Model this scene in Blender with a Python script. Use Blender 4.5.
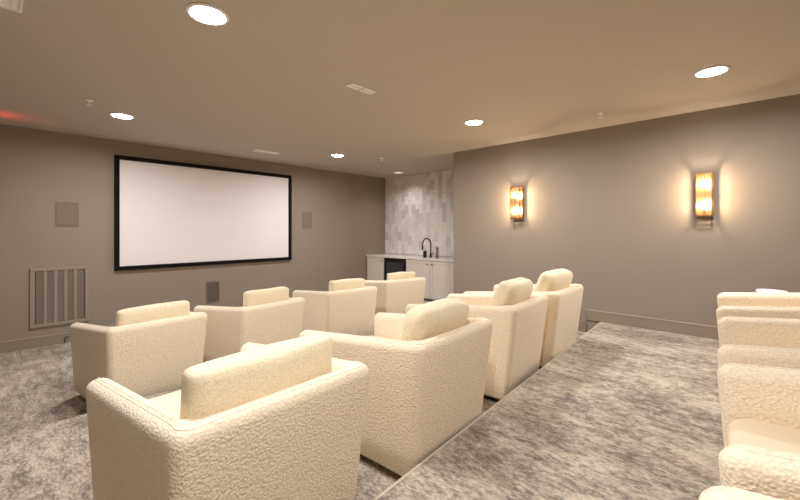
import bpy, bmesh, math, random
from mathutils import Vector, Matrix, noise
random.seed(7)
for o in list(bpy.data.objects): bpy.data.objects.remove(o)
SC = bpy.context.scene
COL = SC.collection
R = math.radians

# ------------------------------------------------------------------ camera, world, exposure
cam_d = bpy.data.cameras.new('camera'); cam = bpy.data.objects.new('camera', cam_d); COL.objects.link(cam)
cam.location = (0, 0, 1.47)
cam.rotation_euler = (R(90), 0, R(43.095 - 90))
cam_d.sensor_width = 36; cam_d.lens = 36 * 380 / 800
cam_d.shift_y = -19.3 / 800
cam_d.clip_start = 0.02
SC.camera = cam
w = bpy.data.worlds.new('world'); SC.world = w; w.use_nodes = True
w.node_tree.nodes['Background'].inputs[0].default_value = (1, .93, .85, 1)
w.node_tree.nodes['Background'].inputs[1].default_value = 0.05
SC.view_settings.view_transform = 'Standard'
SC.view_settings.look = 'None'
SC.view_settings.gamma = 1.0
SC.view_settings.use_curve_mapping = False
SC.view_settings.exposure = 0.42
SC.cycles.use_denoising = True
SC.cycles.max_bounces = 16
SC.cycles.diffuse_bounces = 12
SC.cycles.transparent_max_bounces = 16
SC.cycles.sample_clamp_indirect = 6
SC.cycles.caustics_reflective = False
SC.cycles.caustics_refractive = False
DOWNLIGHT = 27.0        # watts of each recessed lamp
SCONCE_E = 400          # emission of each sconce bulb

# ------------------------------------------------------------------ materials
def new_mat(name):
    m = bpy.data.materials.new(name); m.use_nodes = True
    nt = m.node_tree; b = nt.nodes['Principled BSDF']
    return m, nt, b
def S(r, g, b):
    f = lambda c: c / 12.92 if c <= .04045 else ((c + .055) / 1.055) ** 2.4
    return (f(r / 255), f(g / 255), f(b / 255), 1)
def N(nt, t, **kw):
    n = nt.nodes.new(t)
    for k, v in kw.items(): setattr(n, k, v)
    return n
def plain(name, col, rough=.5, metal=0, bump=0, bscale=200, spec=.5):
    m, nt, b = new_mat(name)
    b.inputs['Base Color'].default_value = col; b.inputs['Roughness'].default_value = rough
    b.inputs['Metallic'].default_value = metal; b.inputs['Specular IOR Level'].default_value = spec
    tc = N(nt, 'ShaderNodeTexCoord'); nz = N(nt, 'ShaderNodeTexNoise'); nz.inputs['Scale'].default_value = bscale
    nt.links.new(tc.outputs['Object'], nz.inputs['Vector'])
    # faint tonal variation so that no surface is perfectly even
    mx = N(nt, 'ShaderNodeMix', data_type='RGBA', blend_type='MULTIPLY'); mx.inputs[0].default_value = .06
    mx.inputs[6].default_value = col; nt.links.new(nz.outputs['Fac'], mx.inputs[7])
    nt.links.new(mx.outputs[2], b.inputs['Base Color'])
    if bump:
        bp = N(nt, 'ShaderNodeBump'); bp.inputs['Strength'].default_value = bump; bp.inputs['Distance'].default_value = .002
        nt.links.new(nz.outputs['Fac'], bp.inputs['Height']); nt.links.new(bp.outputs[0], b.inputs['Normal'])
    return m
def emit(name, col, s):
    m, nt, b = new_mat(name)
    b.inputs['Base Color'].default_value = col; b.inputs['Emission Color'].default_value = col
    b.inputs['Emission Strength'].default_value = s
    return m
def boucle(name, col, scale=1.0, strength=1.0):
    m, nt, b = new_mat(name)
    b.inputs['Roughness'].default_value = .95; b.inputs['Specular IOR Level'].default_value = .15
    b.inputs['Sheen Weight'].default_value = .25; b.inputs['Sheen Roughness'].default_value = .5
    tc = N(nt, 'ShaderNodeTexCoord')
    wz = N(nt, 'ShaderNodeTexNoise'); wz.inputs['Scale'].default_value = 38 * scale; wz.inputs['Detail'].default_value = 2
    nt.links.new(tc.outputs['Object'], wz.inputs['Vector'])
    ad = N(nt, 'ShaderNodeMix', data_type='VECTOR'); ad.inputs[0].default_value = .012
    nt.links.new(tc.outputs['Object'], ad.inputs[4]); nt.links.new(wz.outputs['Color'], ad.inputs[5])
    vo = N(nt, 'ShaderNodeTexVoronoi', feature='SMOOTH_F1'); vo.inputs['Scale'].default_value = 112 * scale
    vo.inputs['Smoothness'].default_value = .35
    nt.links.new(ad.outputs[1], vo.inputs['Vector'])
    nz = N(nt, 'ShaderNodeTexNoise'); nz.inputs['Scale'].default_value = 160 * scale; nz.inputs['Detail'].default_value = 4
    nt.links.new(tc.outputs['Object'], nz.inputs['Vector'])
    mu = N(nt, 'ShaderNodeMath', operation='MULTIPLY_ADD'); mu.inputs[1].default_value = .35
    inv = N(nt, 'ShaderNodeMath', operation='SUBTRACT'); inv.inputs[0].default_value = 1
    nt.links.new(vo.outputs['Distance'], inv.inputs[1])
    nt.links.new(nz.outputs['Fac'], mu.inputs[0]); nt.links.new(inv.outputs[0], mu.inputs[2])
    bp = N(nt, 'ShaderNodeBump'); bp.inputs['Strength'].default_value = .55 * strength; bp.inputs['Distance'].default_value = .005
    nt.links.new(mu.outputs[0], bp.inputs['Height']); nt.links.new(bp.outputs[0], b.inputs['Normal'])
    cr = N(nt, 'ShaderNodeValToRGB')
    cr.color_ramp.elements[0].position = .25; cr.color_ramp.elements[0].color = tuple(c * .86 for c in col[:3]) + (1,)
    cr.color_ramp.elements[1].position = .75; cr.color_ramp.elements[1].color = col
    nt.links.new(inv.outputs[0], cr.inputs[0]); nt.links.new(cr.outputs[0], b.inputs['Base Color'])
    return m
def carpet(name):
    m, nt, b = new_mat(name)
    b.inputs['Roughness'].default_value = 1; b.inputs['Specular IOR Level'].default_value = .1
    tc = N(nt, 'ShaderNodeTexCoord')
    def noise_(sx, sy, scale, det, rough, dist=0):
        mp = N(nt, 'ShaderNodeMapping'); mp.inputs['Scale'].default_value = (sx, sy, 1); mp.inputs['Rotation'].default_value = (0, 0, R(-3.3))
        n = N(nt, 'ShaderNodeTexNoise'); n.inputs['Scale'].default_value = scale; n.inputs['Detail'].default_value = det
        n.inputs['Roughness'].default_value = rough; n.inputs['Distortion'].default_value = dist
        nt.links.new(tc.outputs['Object'], mp.inputs[0]); nt.links.new(mp.outputs[0], n.inputs['Vector'])
        return n
    fine = noise_(1, .46, 66, 6, .74, .2)
    mid = noise_(1, .36, 15, 6, .66, .3)
    big = noise_(1, .6, 2.6, 4, .55)
    def ramp(src, p0, p1, c0, c1):
        r = N(nt, 'ShaderNodeValToRGB'); e = r.color_ramp.elements
        e[0].position = p0; e[0].color = c0; e[1].position = p1; e[1].color = c1
        nt.links.new(src, r.inputs[0]); return r
    # sum of the three scales -> worn-pattern mask
    a = N(nt, 'ShaderNodeMath', operation='MULTIPLY_ADD'); a.inputs[1].default_value = .62
    nt.links.new(mid.outputs['Fac'], a.inputs[0]); nt.links.new(fine.outputs['Fac'], a.inputs[2])
    a2 = N(nt, 'ShaderNodeMath', operation='MULTIPLY_ADD'); a2.inputs[1].default_value = .45
    nt.links.new(big.outputs['Fac'], a2.inputs[0]); nt.links.new(a.outputs[0], a2.inputs[2])
    hf = N(nt, 'ShaderNodeMath', operation='MULTIPLY'); hf.inputs[1].default_value = .483
    nt.links.new(a2.outputs[0], hf.inputs[0])
    r = N(nt, 'ShaderNodeValToRGB'); e = r.color_ramp.elements
    e[0].position = .40; e[0].color = S(108, 100, 93)
    e[1].position = .575; e[1].color = S(199, 187, 172)
    x = e.new(.455); x.color = S(134, 125, 115)
    x = e.new(.49); x.color = S(158, 148, 135)
    x = e.new(.527); x.color = S(177, 166, 151)
    nt.links.new(hf.outputs[0], r.inputs[0])
    nt.links.new(r.outputs[0], b.inputs['Base Color'])
    pile = N(nt, 'ShaderNodeTexNoise'); pile.inputs['Scale'].default_value = 260; pile.inputs['Detail'].default_value = 3
    nt.links.new(tc.outputs['Object'], pile.inputs['Vector'])
    bp = N(nt, 'ShaderNodeBump'); bp.inputs['Strength'].default_value = .5; bp.inputs['Distance'].default_value = .004
    nt.links.new(pile.outputs['Fac'], bp.inputs['Height']); nt.links.new(bp.outputs[0], b.inputs['Normal'])
    return m
def thin_glass(name, tint=(1, 1, 1, 1), f=.12):
    m = bpy.data.materials.new(name); m.use_nodes = True; nt = m.node_tree
    nt.nodes.remove(nt.nodes['Principled BSDF'])
    t = N(nt, 'ShaderNodeBsdfTransparent'); t.inputs[0].default_value = tint
    g = N(nt, 'ShaderNodeBsdfGlossy'); g.inputs['Roughness'].default_value = .08
    mx = N(nt, 'ShaderNodeMixShader'); mx.inputs[0].default_value = f
    nt.links.new(t.outputs[0], mx.inputs[1]); nt.links.new(g.outputs[0], mx.inputs[2])
    nt.links.new(mx.outputs[0], nt.nodes['Material Output'].inputs[0])
    return m
def frosted(name):
    m = bpy.data.materials.new(name); m.use_nodes = True; nt = m.node_tree
    nt.nodes.remove(nt.nodes['Principled BSDF'])
    t = N(nt, 'ShaderNodeBsdfTransparent'); t.inputs[0].default_value = (1, .96, .88, 1)
    d = N(nt, 'ShaderNodeBsdfTranslucent'); d.inputs[0].default_value = (1, .9, .72, 1)
    g = N(nt, 'ShaderNodeBsdfGlossy'); g.inputs['Roughness'].default_value = .1
    m1 = N(nt, 'ShaderNodeMixShader'); m1.inputs[0].default_value = .07
    m2 = N(nt, 'ShaderNodeMixShader'); m2.inputs[0].default_value = .10
    nt.links.new(t.outputs[0], m1.inputs[1]); nt.links.new(d.outputs[0], m1.inputs[2])
    nt.links.new(m1.outputs[0], m2.inputs[1]); nt.links.new(g.outputs[0], m2.inputs[2])
    nt.links.new(m2.outputs[0], nt.nodes['Material Output'].inputs[0])
    return m
M = dict(
    wall=plain('taupe_wall_paint', S(147, 134, 121), .75, bump=.15, bscale=120),
    ceil=plain('taupe_ceiling_paint', S(196, 185, 173), .8, bump=.15, bscale=90),
    trim=plain('taupe_satin_trim', S(146, 134, 121), .35),
    bead=plain('taupe_bead_highlight', S(176, 163, 149), .3),
    edge=plain('carpet_edge_binding', S(188, 175, 158), .9, bump=.5, bscale=300),
    carpet=carpet('distressed_carpet'),
    boucle=boucle('cream_boucle', S(246, 230, 206)),
    pillow=boucle('cream_plush', S(240, 225, 196), 1.1, .5),
    seat=plain('cream_seat_fabric', S(236, 216, 190), .9, bump=.3, bscale=400, spec=.15),
    welt=plain('cream_welt', S(232, 216, 192), .95, bump=.4, bscale=300, spec=.1),
    black=plain('black_plinth', S(22, 20, 19), .5),
    frame=plain('black_velvet_frame', S(10, 10, 11), .8, spec=.2),
    screen=plain('matte_white_screen', S(238, 234, 236), .85, spec=.1),
    white=plain('white_enamel', S(250, 249, 246), .4),
    grey=plain('taupe_grille_paint', S(150, 137, 124), .55),
    cloth=plain('speaker_cloth', S(130, 118, 107), .9, bump=.5, bscale=500),
    dark=plain('dark_duct', S(96, 88, 82), .9),
    filt=plain('filter_grey', S(132, 121, 110), .9, bump=.4, bscale=300),
    cab=plain('cabinet_white', S(226, 218, 210), .4),
    quartz=plain('white_quartz', S(232, 228, 224), .2),
    toe=plain('toe_kick_grey', S(112, 102, 94), .6),
    steel=plain('black_steel', S(44, 42, 41), .35, .6),
    bronze=plain('bronze', S(62, 52, 46), .3, .9),
    nickel=plain('brushed_nickel', S(150, 140, 130), .35, .9),
    brass=plain('aged_brass', S(178, 140, 88), .3, 1),
    fridge=plain('fridge_glass', S(58, 60, 62), .12),
    grout=plain('grout', S(196, 190, 184), .9),
    lamp=emit('downlight_diffuser', (1, .975, .94, 1), 40),
    dimlamp=emit('alcove_diffuser', (1, .96, .92, 1), .6),
    bulb=emit('warm_bulb', (1, .80, .58, 1), SCONCE_E),
    red=emit('red_lens', (1, .06, .05, 1), 3),
    glass=thin_glass('clear_glass', (1, .97, .92, 1), .10),
    rod=frosted('ribbed_glass_rod'),
)
TILE = [plain('marble_tile_%s' % n, S(*c), .25) for n, c in
        (('white', (240, 236, 233)), ('pearl', (232, 227, 223)), ('mist', (224, 218, 214)), ('dove', (213, 207, 202)), ('ivory', (236, 231, 226)))]

# ------------------------------------------------------------------ helpers
def obj(name, bm, mat, parent=None, smooth=False, loc=None):
    me = bpy.data.meshes.new(name)
    bmesh.ops.recalc_face_normals(bm, faces=bm.faces)
    bm.to_mesh(me); bm.free()
    me.materials.append(mat)
    if smooth:
        for p in me.polygons: p.use_smooth = True
    o = bpy.data.objects.new(name, me); COL.objects.link(o)
    if parent: o.parent = parent
    if loc: o.location = loc
    return o
def shade_auto(o, ang=35):
    me = o.data
    for p in me.polygons: p.use_smooth = True
    try: me.set_sharp_from_angle(angle=R(ang))
    except Exception: pass
    return o
def box(bm, lo, hi, bevel=0, seg=2):
    g = bmesh.ops.create_cube(bm, size=1)
    vs = g['verts']
    for v in vs:
        v.co = Vector([lo[i] + (hi[i] - lo[i]) * (v.co[i] + .5) for i in range(3)])
    if bevel:
        es = list({e for v in vs for e in v.link_edges})
        bmesh.ops.bevel(bm, geom=es, offset=bevel, segments=seg, profile=.5, affect='EDGES')
    return bm
def mbox(lo, hi, bevel=0, seg=2):
    return box(bmesh.new(), lo, hi, bevel, seg)
def prism(bm, pts, z0, z1):
    a = [bm.verts.new((x, y, z0)) for x, y in pts]; b = [bm.verts.new((x, y, z1)) for x, y in pts]
    n = len(pts)
    bm.faces.new(a[::-1]); bm.faces.new(b)
    for i in range(n): bm.faces.new((a[i], a[(i + 1) % n], b[(i + 1) % n], b[i]))
    return bm
def lathe(bm, prof, seg=24, center=(0, 0, 0)):
    rings = []
    for r, z in prof:
        rings.append([bm.verts.new((center[0] + r * math.cos(2 * math.pi * k / seg), center[1] + r * math.sin(2 * math.pi * k / seg), center[2] + z)) for k in range(seg)] if r > 1e-6
                     else [bm.verts.new((center[0], center[1], center[2] + z))])
    for a, b in zip(rings, rings[1:]):
        for k in range(seg):
            k2 = (k + 1) % seg
            q = []
            for v in ((a[k % len(a)]), (a[k2 % len(a)]), (b[k2 % len(b)]), (b[k % len(b)])):
                if v not in q: q.append(v)
            if len(q) > 2: bm.faces.new(q)
    return bm
def tube(bm, pts, r, seg=8, closed=False):
    pts = [Vector(p) for p in pts]; n = len(pts); rings = []
    for i, p in enumerate(pts):
        d = (pts[(i + 1) % n] - pts[i - 1]) if closed or 0 < i < n - 1 else (pts[1] - pts[0] if i == 0 else pts[-1] - pts[-2])
        d.normalize()
        u = d.cross(Vector((0, 0, 1)))
        if u.length < .05: u = d.cross(Vector((1, 0, 0)))
        u.normalize(); v = d.cross(u)
        rings.append([bm.verts.new(p + (u * math.cos(2 * math.pi * k / seg) + v * math.sin(2 * math.pi * k / seg)) * r) for k in range(seg)])
    for i in range(n if closed else n - 1):
        a, b = rings[i], rings[(i + 1) % n]
        for k in range(seg): bm.faces.new((a[k], a[(k + 1) % seg], b[(k + 1) % seg], b[k]))
    if not closed:
        bm.faces.new(rings[0][::-1]); bm.faces.new(rings[-1])
    return bm
def tag(o, label, cat, group=None):
    o['label'] = label; o['category'] = cat
    if group: o['group'] = group
    return o
def thing(name, label, cat, loc=(0, 0, 0), rz=0, group=None):
    o = bpy.data.objects.new(name, None); COL.objects.link(o); o.empty_display_size = .1
    o.location = loc; o.rotation_euler = (0, 0, rz)
    return tag(o, label, cat, group)
def struct(name, bm, mat, label=None):
    o = obj(name, bm, mat); o['kind'] = 'structure'
    if label: o['label'] = label
    return o
def copy_tree(o, parent=None):
    c = o.copy(); COL.objects.link(c); c.parent = parent
    for ch in [x for x in bpy.data.objects if x.parent == o]: copy_tree(ch, c)
    return c

# ------------------------------------------------------------------ room shell
CE = 2.75
XL, XW, XT = -.95, 5.15, 6.55       # left wall, sconce wall, tiled alcove wall
YR, YC, YS = -1.75, 3.62, 6.62      # rear wall, alcove corner, screen wall
Z1, Z2 = .184, .34                  # the two raised tiers
eB = lambda x: 3.425 + .03 * x      # front edge of the middle tier
eC = lambda x: 1.108 + .0571 * x    # front edge of the upper tier
struct('floor', mbox((XL - .2, YR - .2, -.15), (XT + .2, YS + .2, 0)), M['carpet'], 'grey beige distressed carpet on the lowest floor level')
struct('floor_middle_tier', prism(bmesh.new(), [(XL, YR), (XW, YR), (XW, eB(XW)), (XL, eB(XL))], .0005, Z1), M['carpet'], 'carpeted middle seating tier')
struct('floor_upper_tier', prism(bmesh.new(), [(XL, YR), (XW, YR), (XW, eC(XW)), (XL, eC(XL))], Z1 + .0005, Z2), M['carpet'], 'carpeted upper seating tier with streaky pattern')
struct('ceiling', mbox((XL - .2, YR - .2, CE), (XT + .2, YS + .2, CE + .15)), M['ceil'])
struct('wall_front', mbox((XL - .2, YS, 0), (XT + .2, YS + .2, CE)), M['wall'], 'taupe painted wall carrying the screen')
struct('wall_right', mbox((XW, YR - .2, 0), (XT + .2, YC, CE), .004, 1), M['wall'], 'taupe painted wall with two sconces')
struct('wall_left', mbox((XL - .2, YR - .2, 0), (XL, YS, CE)), M['wall'])
struct('wall_rear', mbox((XL, YR - .2, 0), (XW, YR, CE)), M['wall'])
tw = struct('wall_alcove', mbox((XT, YC, 0), (XT + .2, YS, CE)), M['grout'], 'alcove wall faced with pale marble tiles')
def base(name, lo, hi, ax):
    bm = bmesh.new(); box(bm, lo, hi, .004, 1)
    return struct(name, bm, M['trim'])
base('baseboard_front', (XL, YS - .016, 0), (5.93, YS, .125), 0)
base('baseboard_right', (XW - .016, YR, Z2), (XW, 1.57, Z2 + .122), 1)
base('baseboard_right_lower', (XW - .016, 1.571, Z1), (XW, YC - .1, Z1 + .12), 1)
base('baseboard_left', (XL, YR, Z2), (XL + .016, eC(XL), Z2 + .122), 1)
base('baseboard_rear', (XL + .02, YR, Z2), (XW - .02, YR + .016, Z2 + .122), 0)
# top bead of the boards, edge highlight painted in as a paler colour
struct('trim_1', mbox((XL, YS - .020, .125), (5.93, YS, .135), .003, 1), M['bead'])
struct('trim_2', mbox((XW - .020, YR, Z2 + .122), (XW, 1.572, Z2 + .132), .003, 1), M['bead'])
struct('trim_3', mbox((XW - .020, 1.5725, Z1 + .12), (XW, YC - .1, Z1 + .13), .003, 1), M['trim'])

struct('trim_5', prism(bmesh.new(), [(XL, eC(XL) - .012), (XW - .02, eC(XW - .02) - .012), (XW - .02, eC(XW - .02) + .002), (XL, eC(XL) + .002)], Z2 - .01, Z2 + .002), M['edge'], 'pale binding along the front edge of the upper tier')
# marble tiles: each one its own piece, children of the alcove wall
tb = mbox((-.004, -.047, -.097), (.004, .047, .097), .0018, 1)
tile_me = bpy.data.meshes.new('tile'); tb.to_mesh(tile_me); tb.free()
tmeshes = []
for m in TILE:
    me = tile_me.copy(); me.materials.append(m); tmeshes.append(me)
ncol = 24; cw = (YS - 4.02) / ncol; sy = cw * .985 / .094; rowh = .205
for c in range(ncol):
    y = 4.02 + (c + .5) * cw; z = .93 + (-.1025 if c % 2 else 0)
    while z < CE - .005:
        z0, z1 = max(z, .925), min(z + rowh, CE)
        if z1 - z0 > .03:
            o = bpy.data.objects.new('tile', random.choice(tmeshes)); COL.objects.link(o); o.parent = tw
            o.location = (XT - .0035 - random.random() * .0012, y, (z0 + z1) / 2)
            o.scale = (1, sy, (z1 - z0 - .003) / .194)
        z += rowh

# ------------------------------------------------------------------ armchairs
W0, D0, HB, HF, AT, BT = .748, 1.015, .740, .645, .092, .095
ZB = .05
def chair_warp(p):
    x, y, z = p
    t = max(0., min(1., y / D0)); k = 1 - min(1, z / HB)
    x *= 1 + .05 * t
    x *= 1 - .085 * k
    y += k * (.088 * (1 - t) - .055 * t)
    return Vector((x, y, z))
def ztop(y):
    t = max(0., min(1., (y - .04) / (D0 - .05)))
    return HB + (HF - HB) * t
def shell_rows():
    """outer and inner plan points along the U: left arm front -> rear -> right arm front"""
    ro, ri = .045, .03
    rows = []
    hw = W0 / 2
    left = []
    n = 14
    for i in range(n): # straight arm, front to rear
        y = (D0 - .05) + (BT + ri + .015 - (D0 - .05)) * i / (n - 1)
        left.append(((-hw, y), (-hw + AT, y)))
    y0 = BT + ri + .015
    left.append(((-hw, (y0 + ro) / 2), (-hw + AT, BT + ri + .004)))
    na = 9
    for i in range(na):
        a = (math.pi / 2) * i / (na - 1)
        o = (-hw + ro - ro * math.cos(a), ro - ro * math.sin(a))
        inn = (-hw + AT + ri - ri * math.cos(a), BT + ri - ri * math.sin(a))
        left.append((o, inn))
    for i in range(1, 5):
        f = i / 5
        left.append(((-hw + ro + (hw - ro) * f, 0), (-hw + AT + ri + (hw - AT - ri) * f, BT)))
    mid = [((0, 0), (0, BT))]
    right = [((-o[0], o[1]), (-q[0], q[1])) for o, q in left[::-1]]
    return left, mid, right
left, mid, right = shell_rows()
ROWS = left + mid + right
ARM_N = 13     # rows 0..ARM_N belong to an arm
def profile(o, q, zt, shrink=0., zdrop=0.):
    """closed loop of 3-D points across the shell wall from o (outer) to q (inner)"""
    ox, oy = o; ix, iy = q
    th = math.hypot(ix - ox, iy - oy); ux, uy = (ix - ox) / th, (iy - oy) / th
    rr = .043
    zt -= zdrop
    def P(s, z): return chair_warp((ox + ux * s, oy + uy * s, z))
    s0, s1 = shrink, th - shrink
    rr = min(rr, (s1 - s0) * .48)
    pts = [P(s0 + .012, ZB), P(s0, ZB + .015)]
    for f in (.2, .4, .6, .8): pts.append(P(s0, ZB + .015 + (zt - rr - ZB - .015) * f))
    for k in range(7):
        a = math.pi / 2 * k / 6
        pts.append(P(s0 + rr - rr * math.cos(a), zt - rr + rr * math.sin(a)))
    crown = .004
    for f in (.25, .5, .75): pts.append(P(s0 + rr + (s1 - s0 - 2 * rr) * f, zt + crown * math.sin(math.pi * f)))
    for k in range(7):
        a = math.pi / 2 * (1 - k / 6)
        pts.append(P(s1 - rr + rr * math.cos(a), zt - rr + rr * math.sin(a)))
    for f in (.8, .6, .4, .2): pts.append(P(s1, ZB + .015 + (zt - rr - ZB - .015) * f))
    pts += [P(s1, ZB + .015), P(s1 - .012, ZB)]
    return pts
def loft(rings, cap0=False, cap1=False):
    bm = bmesh.new(); vr = [[bm.verts.new(p) for p in r] for r in rings]
    for a, b in zip(vr, vr[1:]):
        n = len(a)
        for k in range(n): bm.faces.new((a[k], a[(k + 1) % n], b[(k + 1) % n], b[k]))
    for c, fl in ((vr[0], cap0), (vr[-1], cap1)):
        if fl: bm.faces.new(c)
    return bm
def shell_rings(i0, i1, cap=None):
    rings = []
    for i in range(i0, i1 + 1):
        o, q = ROWS[i]; rings.append(profile(o, q, ztop((o[1] + q[1]) / 2 if i <= ARM_N or i >= len(ROWS) - 1 - ARM_N else min(o[1], q[1]))))
    if cap:
        o, q = ROWS[0] if cap == 'l' else ROWS[-1]
        extra = []
        rc = .05
        for k in range(1, 7):
            a = math.pi / 2 * k / 6
            dy = rc * math.sin(a); sh = rc * (1 - math.cos(a)) * .9
            y = o[1] + dy
            extra.append(profile((o[0], y), (q[0], y), ztop(y), sh, sh))
        rings = (extra[::-1] + rings) if cap == 'l' else (rings + extra)
    return rings
nR = len(ROWS)
def fuzz(bm, amp=.0022, sc=9):
    bm.normal_update()
    for v in bm.verts:
        d = noise.noise(v.co * sc) * amp + noise.noise(v.co * sc * 3.1) * amp * .5
        v.co += v.normal * d
def make_chair():
    t = thing('armchair', 'x', 'armchair')
    b = loft(shell_rings(0, ARM_N, 'l'), True, False); o = obj('armrest', b, M['boucle'], t, True)
    b = loft(shell_rings(nR - 1 - ARM_N, nR - 1, 'r'), False, True); o = obj('armrest', b, M['boucle'], t, True)
    b = loft(shell_rings(ARM_N, nR - 1 - ARM_N)); obj('backrest', b, M['boucle'], t, True)
    # welt along the outer top edge
    pts = []
    for i in range(0, nR):
        o_, q_ = ROWS[i]; pr = profile(o_, q_, ztop((o_[1] + q_[1]) / 2 if i <= ARM_N or i >= nR - 1 - ARM_N else min(o_[1], q_[1])))
        pts.append(pr[11])
    obj('welt', tube(bmesh.new(), pts, .0018, 6), M['boucle'], t, True)
    hw = W0 / 2 - AT + .004
    # seat deck between the arms
    bm = mbox((-hw, BT - .01, ZB), (hw, D0 - .02, .40), .03, 3)
    for v in bm.verts: v.co = chair_warp(v.co)
    shade_auto(obj('seat_base', bm, M['boucle'], t))
    # seat cushion: soft, crowned, round front corners
    bm = bmesh.new(); lo = (-hw + .002, BT + .005, .39); hi = (hw - .002, D0 - .015, .498)
    box(bm, lo, hi)
    ve = [e for e in bm.edges if abs(e.verts[0].co.z - e.verts[1].co.z) > .05 and e.verts[0].co.y > .5]
    bmesh.ops.bevel(bm, geom=ve, offset=.10, segments=6, profile=.5, affect='EDGES')
    he = [e for e in bm.edges if abs(e.verts[0].co.z - e.verts[1].co.z) < .001 and len(e.link_faces) == 2 and any(abs(f.normal.z) > .9 for f in e.link_faces) and not all(abs(f.normal.z) > .9 for f in e.link_faces)]
    bmesh.ops.bevel(bm, geom=he, offset=.035, segments=4, profile=.5, affect='EDGES')
    for v in bm.verts: v.co = chair_warp(v.co)
    shade_auto(obj('seat_cushion', bm, M['seat'], t), 50)
    # black swivel plinth
    bm = bmesh.new(); pl = []
    for x, y in ((-.275, .135), (.275, .135), (.295, D0 - .11), (-.295, D0 - .11)): pl.append((x, y))
    prism(bm, pl, 0, ZB + .004)
    obj('plinth', bm, M['black'], t)
    return t
PIL_W, PIL_H, PIL_T = .50, .40, .15
def make_pillow(seed, w, h, th, soft):
    bm = bmesh.new(); nu, nv = 40, 24
    e = soft
    sg = lambda c, p: math.copysign(abs(c) ** p, c)
    rings = []
    for j in range(nv + 1):
        ph = -math.pi / 2 + math.pi * j / nv
        ring = []
        for i in range(nu):
            th_ = 2 * math.pi * i / nu
            cp = sg(math.cos(ph), e)
            x = w / 2 * cp * sg(math.cos(th_), e)
            y = th / 2 * sg(math.cos(ph), .45) * sg(math.sin(th_), .5)
            z = h / 2 * sg(math.sin(ph), e)
            # thinner towards the seams, fuller in the middle
            y *= .62 + .38 * (1 - (2 * x / w) ** 4) * (1 - (2 * z / h) ** 4)
            p = Vector((x, y, z + h / 2))
            p.y += noise.noise(p * 7 + Vector((seed, 0, 0))) * .012
            p.z += noise.noise(p * 5 + Vector((0, seed, 3))) * .016 * (z / h + .5)
            ring.append(p)
        rings.append(ring)
    vr = []
    for j, r in enumerate(rings):
        vr.append([bm.verts.new(r[0])] if j in (0, nv) else [bm.verts.new(p) for p in r])
    for a, b in zip(vr, vr[1:]):
        for k in range(nu):
            q = []
            for v in (a[k % len(a)], a[(k + 1) % nu % len(a)], b[(k + 1) % nu % len(b)], b[k % len(b)]):
                if v not in q: q.append(v)
            if len(q) > 2: bm.faces.new(q)
    return bm
proto = make_chair()
GA, GB, GC = 'armchairs in the row nearest the screen', 'armchairs in the middle row', 'armchairs in the back row'
CH = [
 # x, y, z, rot, label, group, pillow (dx, y, z, lean deg, yaw deg, w, h, t)
 (.942, 3.511, 0, 5.96, 'cream boucle armchair nearest the wall grille, leftmost of the row facing the screen', GA, (-.0, .20, .499, 6, 0, .535, 0.348, .15)),
 (1.951, 3.526, 0, 4.96, 'cream boucle armchair second from the wall grille in the row facing the screen', GA, (0, .20, .499, 6, 0, .50, 0.368, .14)),
 (3.054, 3.627, 0, -7.39, 'cream boucle armchair in the front row, third from the wall grille', GA, (0, .20, .499, 6, 0, .50, 0.348, .14)),
 (4.232, 3.799, 0, -12.74, 'cream boucle armchair of the front row, closest to the white cabinets', GA, (0, .20, .499, 6, 0, .50, 0.338, .14)),
 (.695, 1.124, Z1, 2.7, 'large cream boucle armchair in the foreground seen from behind, nearest the camera', GB, (-.012, .185, .499, 3, 0, .555, 0.363, .16)),
 (1.745, 1.155, Z1, 2.35, 'cream boucle armchair of the middle row, second from the foreground', GB, (0, .275, .499, 20, 0, .54, 0.398, .19)),
 (2.877, 1.254, Z1, 4.26, 'cream boucle armchair of the middle row, third from the foreground with a slumped pillow', GB, (.01, .285, .499, 21, 3, .54, 0.418, .20)),
 (3.744, 1.257, Z1, 1.43, 'cream boucle armchair of the middle row, nearest the wall with sconces', GB, (.01, .285, .499, 21, -3, .54, 0.428, .20)),
 (3.581, -.80, Z2, 2.92, 'cream boucle armchair on the upper tier, nearest the sconce wall', GC, (0, .27, .499, 14, 0, .47, 0.328, .17)),
 (2.51, -.865, Z2, 3.03, 'cream boucle armchair on the upper tier, second from the sconce wall', GC, (0, .27, .499, 14, 0, .47, 0.328, .17)),
 (1.54, -.92, Z2, 3.48, 'cream boucle armchair on the upper tier with its smooth seat cushion in view', GC, (0, .27, .499, 14, 0, .47, 0.328, .17)),
 (.640, -.94, Z2, 2.90, 'cream boucle armchair on the upper tier, only an arm showing in the bottom right corner', GC, (0, .27, .499, 14, 0, .47, 0.328, .17)),
]
GP = 'cream pillows leaning in the armchairs'
PL = ['cream pillow in the armchair nearest the wall grille', 'cream pillow in the front row armchair second from the wall grille',
      'cream pillow in the third front row armchair from the grille', 'cream pillow in the front row armchair closest to the white cabinets',
      'large plush cream pillow in the foreground armchair', 'plump cream pillow in the middle row armchair second from the foreground',
      'slumped cream pillow in the middle row armchair third from the foreground', 'slumped cream pillow in the middle row armchair nearest the sconce wall',
      'cream pillow in the upper tier armchair nearest the sconce wall', 'cream pillow in the upper tier armchair second from the sconce wall',
      'cream pillow in the upper tier armchair whose seat cushion is in view', 'cream pillow in the upper tier armchair at the bottom right corner']
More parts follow.
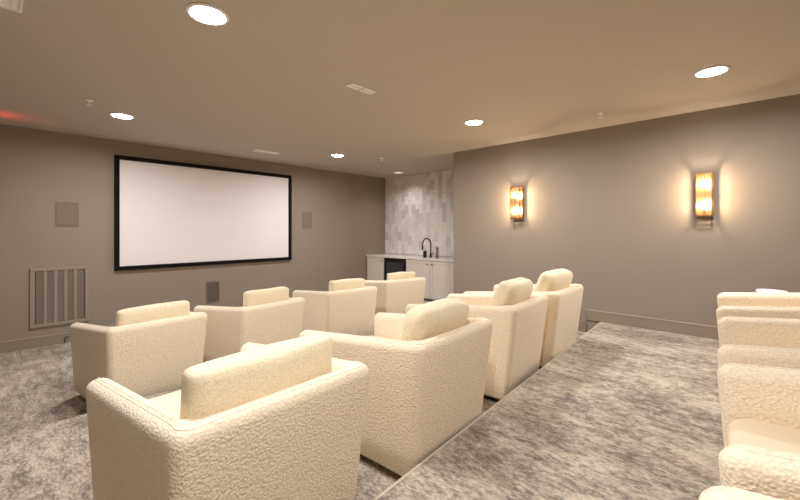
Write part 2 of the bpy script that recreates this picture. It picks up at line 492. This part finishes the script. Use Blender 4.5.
for i, (x, y, z, rz, lab, grp, pil) in enumerate(CH):
    c = proto if i == 0 else copy_tree(proto)
    c.location = (x, y, z); c.rotation_euler = (0, 0, R(rz)); tag(c, lab, 'armchair', grp)
    dx, py, pz, lean, yaw, pw, ph, pt = pil
    p = obj('pillow', make_pillow(i * 3.7, pw, ph, pt, (.12 if i < 5 else .31)), M['pillow'], None, True)
    mtx = Matrix.Translation((x, y, z)) @ Matrix.Rotation(R(rz), 4, 'Z') @ Matrix.Translation((dx, py, pz)) @ Matrix.Rotation(R(yaw), 4, 'Z') @ Matrix.Rotation(R(lean), 4, 'X')
    p.matrix_world = mtx
    tag(p, PL[i], 'pillow', GP)

# ------------------------------------------------------------------ projection screen
t = thing('projection_screen', 'large white projection screen in a black frame on the front wall', 'screen', (2.555, YS, .905))
hw, hh, fr = 1.395, 1.635, .057
obj('screen_surface', mbox((-hw + .05, -.022, .05), (hw - .05, -.006, hh - .05)), M['screen'], t)
for lo, hi in (((-hw, -.05, 0), (hw, -.001, fr)), ((-hw, -.05, hh - fr), (hw, -.001, hh)), ((-hw, -.05, fr), (-hw + fr, -.001, hh - fr)), ((hw - fr, -.05, fr), (hw, -.001, hh - fr))):
    obj('frame_rail', mbox(lo, hi, .004, 1), M['frame'], t)

# ------------------------------------------------------------------ in-wall speakers
def wall_speaker(x0, x1, z0, z1, label, cloth='cloth'):
    t = thing('wall_speaker', label, 'speaker', ((x0 + x1) / 2, YS, z0), 0, 'speakers set flush in the front wall')
    w, h = (x1 - x0) / 2, z1 - z0
    obj('grille_cloth', mbox((-w + .008, -.008, .008), (w - .008, -.001, h - .008), .002, 1), M[cloth], t)
    for lo, hi in (((-w, -.011, 0), (w, -.001, .01)), ((-w, -.011, h - .01), (w, -.001, h)), ((-w, -.011, .01), (-w + .01, -.001, h - .01)), ((w - .01, -.011, .01), (w, -.001, h - .01))):
        obj('bezel', mbox(lo, hi), M['cloth'], t)
wall_speaker(.550, .775, 1.533, 1.842, 'square taupe wall speaker left of the screen above the grille')
wall_speaker(4.22, 4.43, 1.526, 1.845, 'tall taupe wall speaker right of the screen')
wall_speaker(2.392, 2.605, .272, .620, 'dark taupe wall speaker below the screen', 'dark')

# ------------------------------------------------------------------ return air grille
gx0, gx1, gz0, gz1 = .305, .885, .245, 1.0
t = thing('return_air_grille', 'taupe return air grille with five tall louvred bays in the front wall', 'air grille', ((gx0 + gx1) / 2, YS, gz0))
gw, gh = (gx1 - gx0) / 2, gz1 - gz0
obj('backing', mbox((-gw + .01, -.005, .01), (gw - .01, -.001, gh - .01)), M['dark'], t)
for lo, hi in (((-gw, -.022, 0), (gw, -.001, .045)), ((-gw, -.022, gh - .045), (gw, -.001, gh)), ((-gw, -.022, .045), (-gw + .045, -.001, gh - .045)), ((gw - .045, -.022, .045), (gw, -.001, gh - .045))):
    obj('frame_rail', mbox(lo, hi, .004, 1), M['grey'], t)
bay = (2 * gw - .09) / 5
for i in range(1, 5):
    x = -gw + .045 + bay * i
    obj('mullion', mbox((x - .016, -.018, .045), (x + .016, -.004, gh - .045), .002, 1), M['grey'], t)
for i in range(5):
    bm = bmesh.new(); x0 = -gw + .045 + bay * i + .012; x1 = x0 + bay - .024
    z = .05
    while z < gh - .055:
        a = [bm.verts.new(p) for p in ((x0, -.013, z), (x1, -.013, z), (x1, -.005, z + .011), (x0, -.005, z + .011))]
        b = [bm.verts.new(v.co + Vector((0, 0, .0022))) for v in a]
        bm.faces.new(a); bm.faces.new(b[::-1])
        for k in range(4): bm.faces.new((a[k], a[(k + 1) % 4], b[(k + 1) % 4], b[k]))
        z += .0125
    o = obj('louvre_bank', bm, M['filt'], t); o['kind'] = 'stuff'

# ------------------------------------------------------------------ ceiling fixtures
def downlight(x, y, label):
    t = thing('recessed_downlight', label, 'ceiling light', (x, y, CE), 0, 'round recessed ceiling lights')
    bm = lathe(bmesh.new(), [(.092, -.001), (.115, -.001), (.117, -.004), (.114, -.009), (.098, -.012), (.094, -.008), (.092, -.001)], 40)
    obj('trim_ring', bm, M['white'], t, True)
    bm = lathe(bmesh.new(), [(0, -.020), (.03, -.0195), (.06, -.0175), (.08, -.014), (.09, -.009), (.092, -.003), (0, -.003)], 40)
    obj('diffuser', bm, M['lamp'], t)
    ld = bpy.data.lights.new('lamp_beam', 'AREA'); ld.shape = 'DISK'; ld.size = .17; ld.energy = DOWNLIGHT; ld.color = (1, .975, .945); ld.spread = R(172)
    lo = bpy.data.objects.new('lamp_beam', ld); COL.objects.link(lo); lo.parent = t; lo.location = (0, 0, -.022)
downlight(.864, 2.362, 'large bright round ceiling light above the foreground armchairs')
downlight(.973, 5.14, 'round ceiling light in front of the left side of the screen')
downlight(3.97, 5.162, 'small looking round ceiling light right of the screen near the alcove')
downlight(3.863, 2.421, 'round ceiling light in the middle, left of the first sconce')
downlight(3.93, .258, 'round ceiling light above the right sconce')
downlight(.35, .3, 'added round ceiling light over the upper tier, unseen above the viewer')  # added lamp out of view, placed for the light on the nearby chairs
def sprinkler(x, y, label):
    t = thing('sprinkler_head', label, 'sprinkler', (x, y, CE), 0, 'white ceiling sprinklers')
    obj('escutcheon', lathe(bmesh.new(), [(0, -.001), (.036, -.001), (.034, -.008), (.02, -.014), (0, -.014)], 24), M['white'], t, True)
    obj('nozzle', lathe(bmesh.new(), [(0, -.014), (.010, -.014), (.009, -.045), (0, -.045)], 12), M['white'], t, True)
    obj('deflector', lathe(bmesh.new(), [(0, -.045), (.022, -.046), (.022, -.050), (0, -.050)], 16), M['white'], t)
sprinkler(.637, 4.767, 'white sprinkler beside the ceiling light left of the screen')
sprinkler(4.663, 4.809, 'white sprinkler near the tiled alcove')
sprinkler(4.511, 1.227, 'white sprinkler between the two sconces')
def vent(name, label, x0, x1, y0, y1, bars, long_x=True):
    t = thing(name, label, 'ceiling vent', ((x0 + x1) / 2, (y0 + y1) / 2, CE), 0)
    w, d = (x1 - x0) / 2, (y1 - y0) / 2; f = .014
    obj('backing', mbox((-w + .005, -d + .005, -.004), (w - .005, d - .005, -.001)), M['white'], t)
    for lo, hi in (((-w, -d, -.012), (w, -d + f, -.001)), ((-w, d - f, -.012), (w, d, -.001)), ((-w, -d + f, -.012), (-w + f, d - f, -.001)), ((w - f, -d + f, -.012), (w, d - f, -.001))):
        obj('frame_rail', mbox(lo, hi, .002, 1), M['white'], t)
    for i in range(bars):
        if long_x:
            c = -d + f + (2 * d - 2 * f) * (i + .5) / bars
            bm = mbox((-w + f, c - .006, -.009), (w - f, c + .002, -.004))
        else:
            c = -w + f + (2 * w - 2 * f) * (i + .5) / bars
            bm = mbox((c - .006, -d + f, -.009), (c + .002, d - f, -.004))
        obj('louvre', bm, M['white'], t)
vent('ceiling_vent', 'white ceiling vent cut by the top left corner', -.36, .112, 2.70, 3.13, 9, False)
vent('ceiling_vent', 'narrow white ceiling vent above the screen', 2.80, 3.22, 5.70, 5.84, 4)
t = thing('alcove_downlight', 'recessed ceiling light inside the tiled alcove', 'ceiling light', (6.06, 5.72, CE))
obj('trim_ring', lathe(bmesh.new(), [(.075, -.001), (.14, -.001), (.143, -.005), (.14, -.012), (.085, -.014), (.078, -.010), (.075, -.001)], 40), M['white'], t, True)
obj('diffuser', lathe(bmesh.new(), [(0, -.006), (.076, -.006), (.076, -.002), (0, -.002)], 32), M['dimlamp'], t)
ld = bpy.data.lights.new('lamp_beam', 'AREA'); ld.shape = 'DISK'; ld.size = .13; ld.energy = 3.2; ld.color = (1, .96, .92); ld.spread = R(125)
lo = bpy.data.objects.new('lamp_beam', ld); COL.objects.link(lo); lo.parent = t; lo.location = (0, 0, -.010)
t = thing('ceiling_plate', 'pair of small white ceiling plates in the middle of the ceiling', 'ceiling plate', (2.255, 2.585, CE))
for s in (-1, 1):
    p = obj('plate', mbox((s * .076 - .068, -.05, -.010), (s * .076 + .068, .05, -.001), .003, 1), M['white'], t)
    obj('slot', mbox((s * .076 - .05, -.006, -.0115), (s * .076 + .05, .006, -.0095)), M['cab'], p)
obj('bridge', mbox((-.02, -.018, -.004), (.02, .018, -.001)), M['ceil'], t)
# ceiling sign with a red lit face, at the left edge
t = thing('exit_light', 'white ceiling mounted emergency light with red lit face at the left edge', 'emergency light', (.012, 6.06, CE))
obj('canopy', mbox((-.03, -.06, -.02), (.03, .06, -.001), .004, 1), M['white'], t)
obj('housing', mbox((-.022, -.15, -.19), (.022, .15, -.02), .006, 2), M['white'], t)
for s in (-1, 1):
    obj('lens', mbox((s * .0245 - .002, -.12, -.165), (s * .0245 + .002, .12, -.05)), M['red'], t)

# ------------------------------------------------------------------ wall sconces
def sconce(y, z, label):
    t = thing('wall_sconce', label, 'wall sconce', (XW, y, z), R(-90), 'brass and glass wall sconces')
    w, d, h = .072, .140, .222
    obj('backplate', mbox((-w, -.012, -h), (w, -.001, h), .003, 1), M['brass'], t)
    bm = bmesh.new()
    for lo, hi in (((-w, -.030, -h), (-w + .004, -.012, h)), ((w - .004, -.030, -h), (w, -.012, h)), ((-w + .004, -.030, -h), (w - .004, -.012, -h + .004)), ((-w + .004, -.030, h - .004), (w - .004, -.012, h))): box(bm, lo, hi)
    obj('tray_rim', bm, M['brass'], t)
    for zz in (-h, h):
        bm = bmesh.new()
        for lo, hi in (((-w, -d, zz - .005), (w, -d + .009, zz + .005)), ((-w, -.045, zz - .005), (w, -.036, zz + .005)), ((-w, -d + .009, zz - .006), (-w + .013, -.045, zz + .005)), ((w - .013, -d + .009, zz - .005), (w, -.045, zz + .005))): box(bm, lo, hi)
        obj('cap_frame', bm, M['brass'], t)
    for sx in (-1, 1):
        for yy in (-d + .005, -.041):
            obj('corner_post', mbox((sx * (w - .004) - .0045, yy - .0045, -h + .005), (sx * (w - .004) + .0045, yy + .0045, h - .005)), M['brass'], t)
    obj('front_pane', mbox((-w + .009, -d + .003, -h + .006), (w - .009, -d + .005, h - .006)), M['glass'], t)
    for sx in (-1, 1):
        obj('side_pane', mbox((sx * (w - .004) - .001, -d + .011, -h + .006), (sx * (w - .004) + .001, -.046, h - .006)), M['glass'], t)
    for i in range(7):
        x = -w + .018 + i * (2 * w - .036) / 6
        bm = lathe(bmesh.new(), [(.0065, -h + .006), (.0065, h - .006)], 10, (x, -d + .016, 0))
        obj('glass_rod', bm, M['rod'], t, True)
    obj('stem', lathe(bmesh.new(), [(0, -h + .006), (.007, -h + .006), (.007, h - .006), (0, h - .006)], 12, (0, -.028, 0)), M['brass'], t, True)
    obj('lower_bracket', tube(bmesh.new(), [(-.058, -.03, -h - .005), (-.058, -.03, -h - .072), (.058, -.03, -h - .072), (.058, -.03, -h - .005)], .003, 6), M['bronze'], t)
    for zz in (-.105, .115):
        s = obj('socket', lathe(bmesh.new(), [(0, -.03), (.013, -.03), (.013, 0), (0, 0)], 14, (0, -.098, zz - .035)), M['brass'], t, True)
        b = obj('bulb', lathe(bmesh.new(), [(0, -.036), (.009, -.034), (.017, -.018), (.021, 0), (.017, .018), (.009, .032), (0, .036)], 16, (0, -.098, zz)), M['bulb'], t, True)
sconce(2.478, 1.86, 'brass and ribbed glass sconce nearer the tiled alcove')
sconce(.393, 1.845, 'brass and ribbed glass sconce on the right, farther from the alcove')

# ------------------------------------------------------------------ alcove cabinets
CX = 5.95
def knob(parent, y, z):
    k = obj('knob', lathe(bmesh.new(), [(0, 0), (.006, 0), (.006, .014), (.014, .018), (.014, .026), (0, .029)], 14), M['bronze'], parent, True)
    k.rotation_euler = (0, R(-90), 0); k.location = (-.02, y, z)
    return k
def door(parent, y0, y1, z0, z1, knob_y):
    st = .05
    bm = bmesh.new()
    box(bm, (-.019, y0, z0), (-.001, y0 + st, z1)); box(bm, (-.019, y1 - st, z0), (-.001, y1, z1))
    box(bm, (-.019, y0 + st, z0), (-.001, y1 - st, z0 + st)); box(bm, (-.019, y0 + st, z1 - st), (-.001, y1 - st, z1))
    d = obj('door', bm, M['cab'], parent)
    obj('panel', mbox((-.010, y0 + st - .002, z0 + st - .002), (-.002, y1 - st + .002, z1 - st + .002)), M['cab'], d)
    if knob_y is not None: knob(d, knob_y, z1 - .06)
    return d
def cabinet(y0, y1, doors, label):
    t = thing('base_cabinet', label, 'cabinet', (CX, (y0 + y1) / 2, 0), 0, 'white alcove cabinets')
    c = (y0 + y1) / 2
    obj('carcass', mbox((0, y0 - c, .10), (XT - CX - .002, y1 - c, .872)), M['cab'], t)
    obj('toe_kick', mbox((.05, y0 - c, 0), (.065, y1 - c, .10)), M['toe'], t)
    for a, b, k in doors: door(t, a - c, b - c, .125, .86, k - c)
cabinet(6.03, 6.61, [(6.05, 6.59, 6.09)], 'white shaker cabinet against the front wall, left of the fridge')
cabinet(4.06, 5.39, [(4.735, 5.37, 4.79), (4.08, 4.725, 4.67)], 'white two door shaker cabinet under the faucet')
struct('trim_4', mbox((CX + .02, 4.06, 0), (CX + .045, 6.61, .045)), M['cab'], 'pale shoe moulding at the foot of the cabinets')
cf = thing('countertop', 'white stone countertop in the tiled alcove', 'countertop', (CX, 5.3, .873))
obj('slab', mbox((-.03, -1.68 + .44 - .44 + .0, 0), (XT - CX - .006, 1.318, .038), .003, 1), M['quartz'], cf)
f = thing('beverage_fridge', 'black beverage fridge with glass door between the white cabinets', 'fridge', (CX, 5.71, 0))
obj('body', mbox((.01, -.31, .10), (.58, .31, .868)), M['steel'], f)
obj('toe_kick', mbox((.05, -.31, 0), (.065, .31, .10)), M['black'], f)
d = bmesh.new()
for lo, hi in (((-.03, -.31, .11), (.008, -.255, .862)), ((-.03, .255, .11), (.008, .31, .862)), ((-.03, -.255, .11), (.008, .255, .165)), ((-.03, -.255, .79), (.008, .255, .862))): box(d, lo, hi)
dd = obj('door', d, M['steel'], f)
obj('pane', mbox((-.018, -.255, .165), (-.008, .255, .79)), M['fridge'], dd)
obj('handle', tube(bmesh.new(), [(-.032, -.2, .825), (-.055, -.2, .825), (-.055, .2, .825), (-.032, .2, .825)], .008, 8), M['steel'], dd, True)
obj('shelf', mbox((-.02, -.24, .52), (-.017, .24, .535)), M['nickel'], f)

fx, fy, fz = 6.28, 4.99, .911
t = thing('faucet', 'tall dark gooseneck faucet on the alcove counter', 'faucet', (fx, fy, fz))
obj('base', lathe(bmesh.new(), [(0, 0), (.03, 0), (.03, .012), (.02, .02), (.018, .09), (0, .09)], 18), M['bronze'], t, True)
pts = [(0, 0, .08), (0, 0, .28)]
for k in range(1, 11):
    a = math.pi * k / 10; pts.append((-.03 * (1 - math.cos(a)), .085 * (1 - math.cos(a)), .28 + .115 * math.sin(a)))
pts += [(-.06, .17, .20)]
obj('spout', tube(bmesh.new(), pts, .014, 10), M['bronze'], t, True)
obj('spray_head', lathe(bmesh.new(), [(0, 0), (.016, 0), (.019, .07), (.016, .08), (0, .08)], 14, (-.06, .17, .15)), M['bronze'], t, True)
obj('handle', tube(bmesh.new(), [(0, -.015, .06), (0, -.05, .065), (-.01, -.085, .10)], .009, 8), M['bronze'], t, True)
t = thing('soap_dispenser', 'dark soap dispenser beside the faucet', 'dispenser', (6.16, 5.05, fz))
obj('bottle', lathe(bmesh.new(), [(0, 0), (.036, 0), (.038, .01), (.038, .12), (.03, .135), (.012, .14), (0, .14)], 18), M['bronze'], t, True)
obj('pump', tube(bmesh.new(), [(0, 0, .138), (0, 0, .175), (-.03, .02, .178)], .006, 8), M['nickel'], t, True)
t = thing('tall_canister', 'slim grey canister right of the faucet', 'canister', (6.2, 4.76, fz))
obj('body', lathe(bmesh.new(), [(0, 0), (.028, 0), (.028, .2), (0, .2)], 18), M['nickel'], t, True)
obj('lid', lathe(bmesh.new(), [(0, .2), (.03, .2), (.03, .222), (0, .225)], 18), M['nickel'], t, True)

# ------------------------------------------------------------------ small things
t = thing('side_table', 'small round white side table, its rim showing behind the farthest upper tier armchair', 'side table', (4.50, -.10, Z2))
obj('table_top', lathe(bmesh.new(), [(0, .604), (.096, .604), (.1, .608), (.1, .62), (.096, .624), (0, .624)], 40), M['white'], t)
obj('stem', lathe(bmesh.new(), [(0, .014), (.022, .014), (.022, .603), (0, .603)], 16), M['white'], t, True)
obj('base', lathe(bmesh.new(), [(0, 0), (.15, 0), (.15, .008), (.03, .014), (0, .014)], 32), M['white'], t)
c = obj('cable', tube(bmesh.new(), [(.632, YS - .028, .004), (.634, YS - .03, .04), (.636, YS - .028, .075), (.65, YS - .03, .078), (.672, YS - .028, .074)], .005, 6), M['black'], None, True)
tag(c, 'short black cable end at the baseboard below the grille', 'cable')
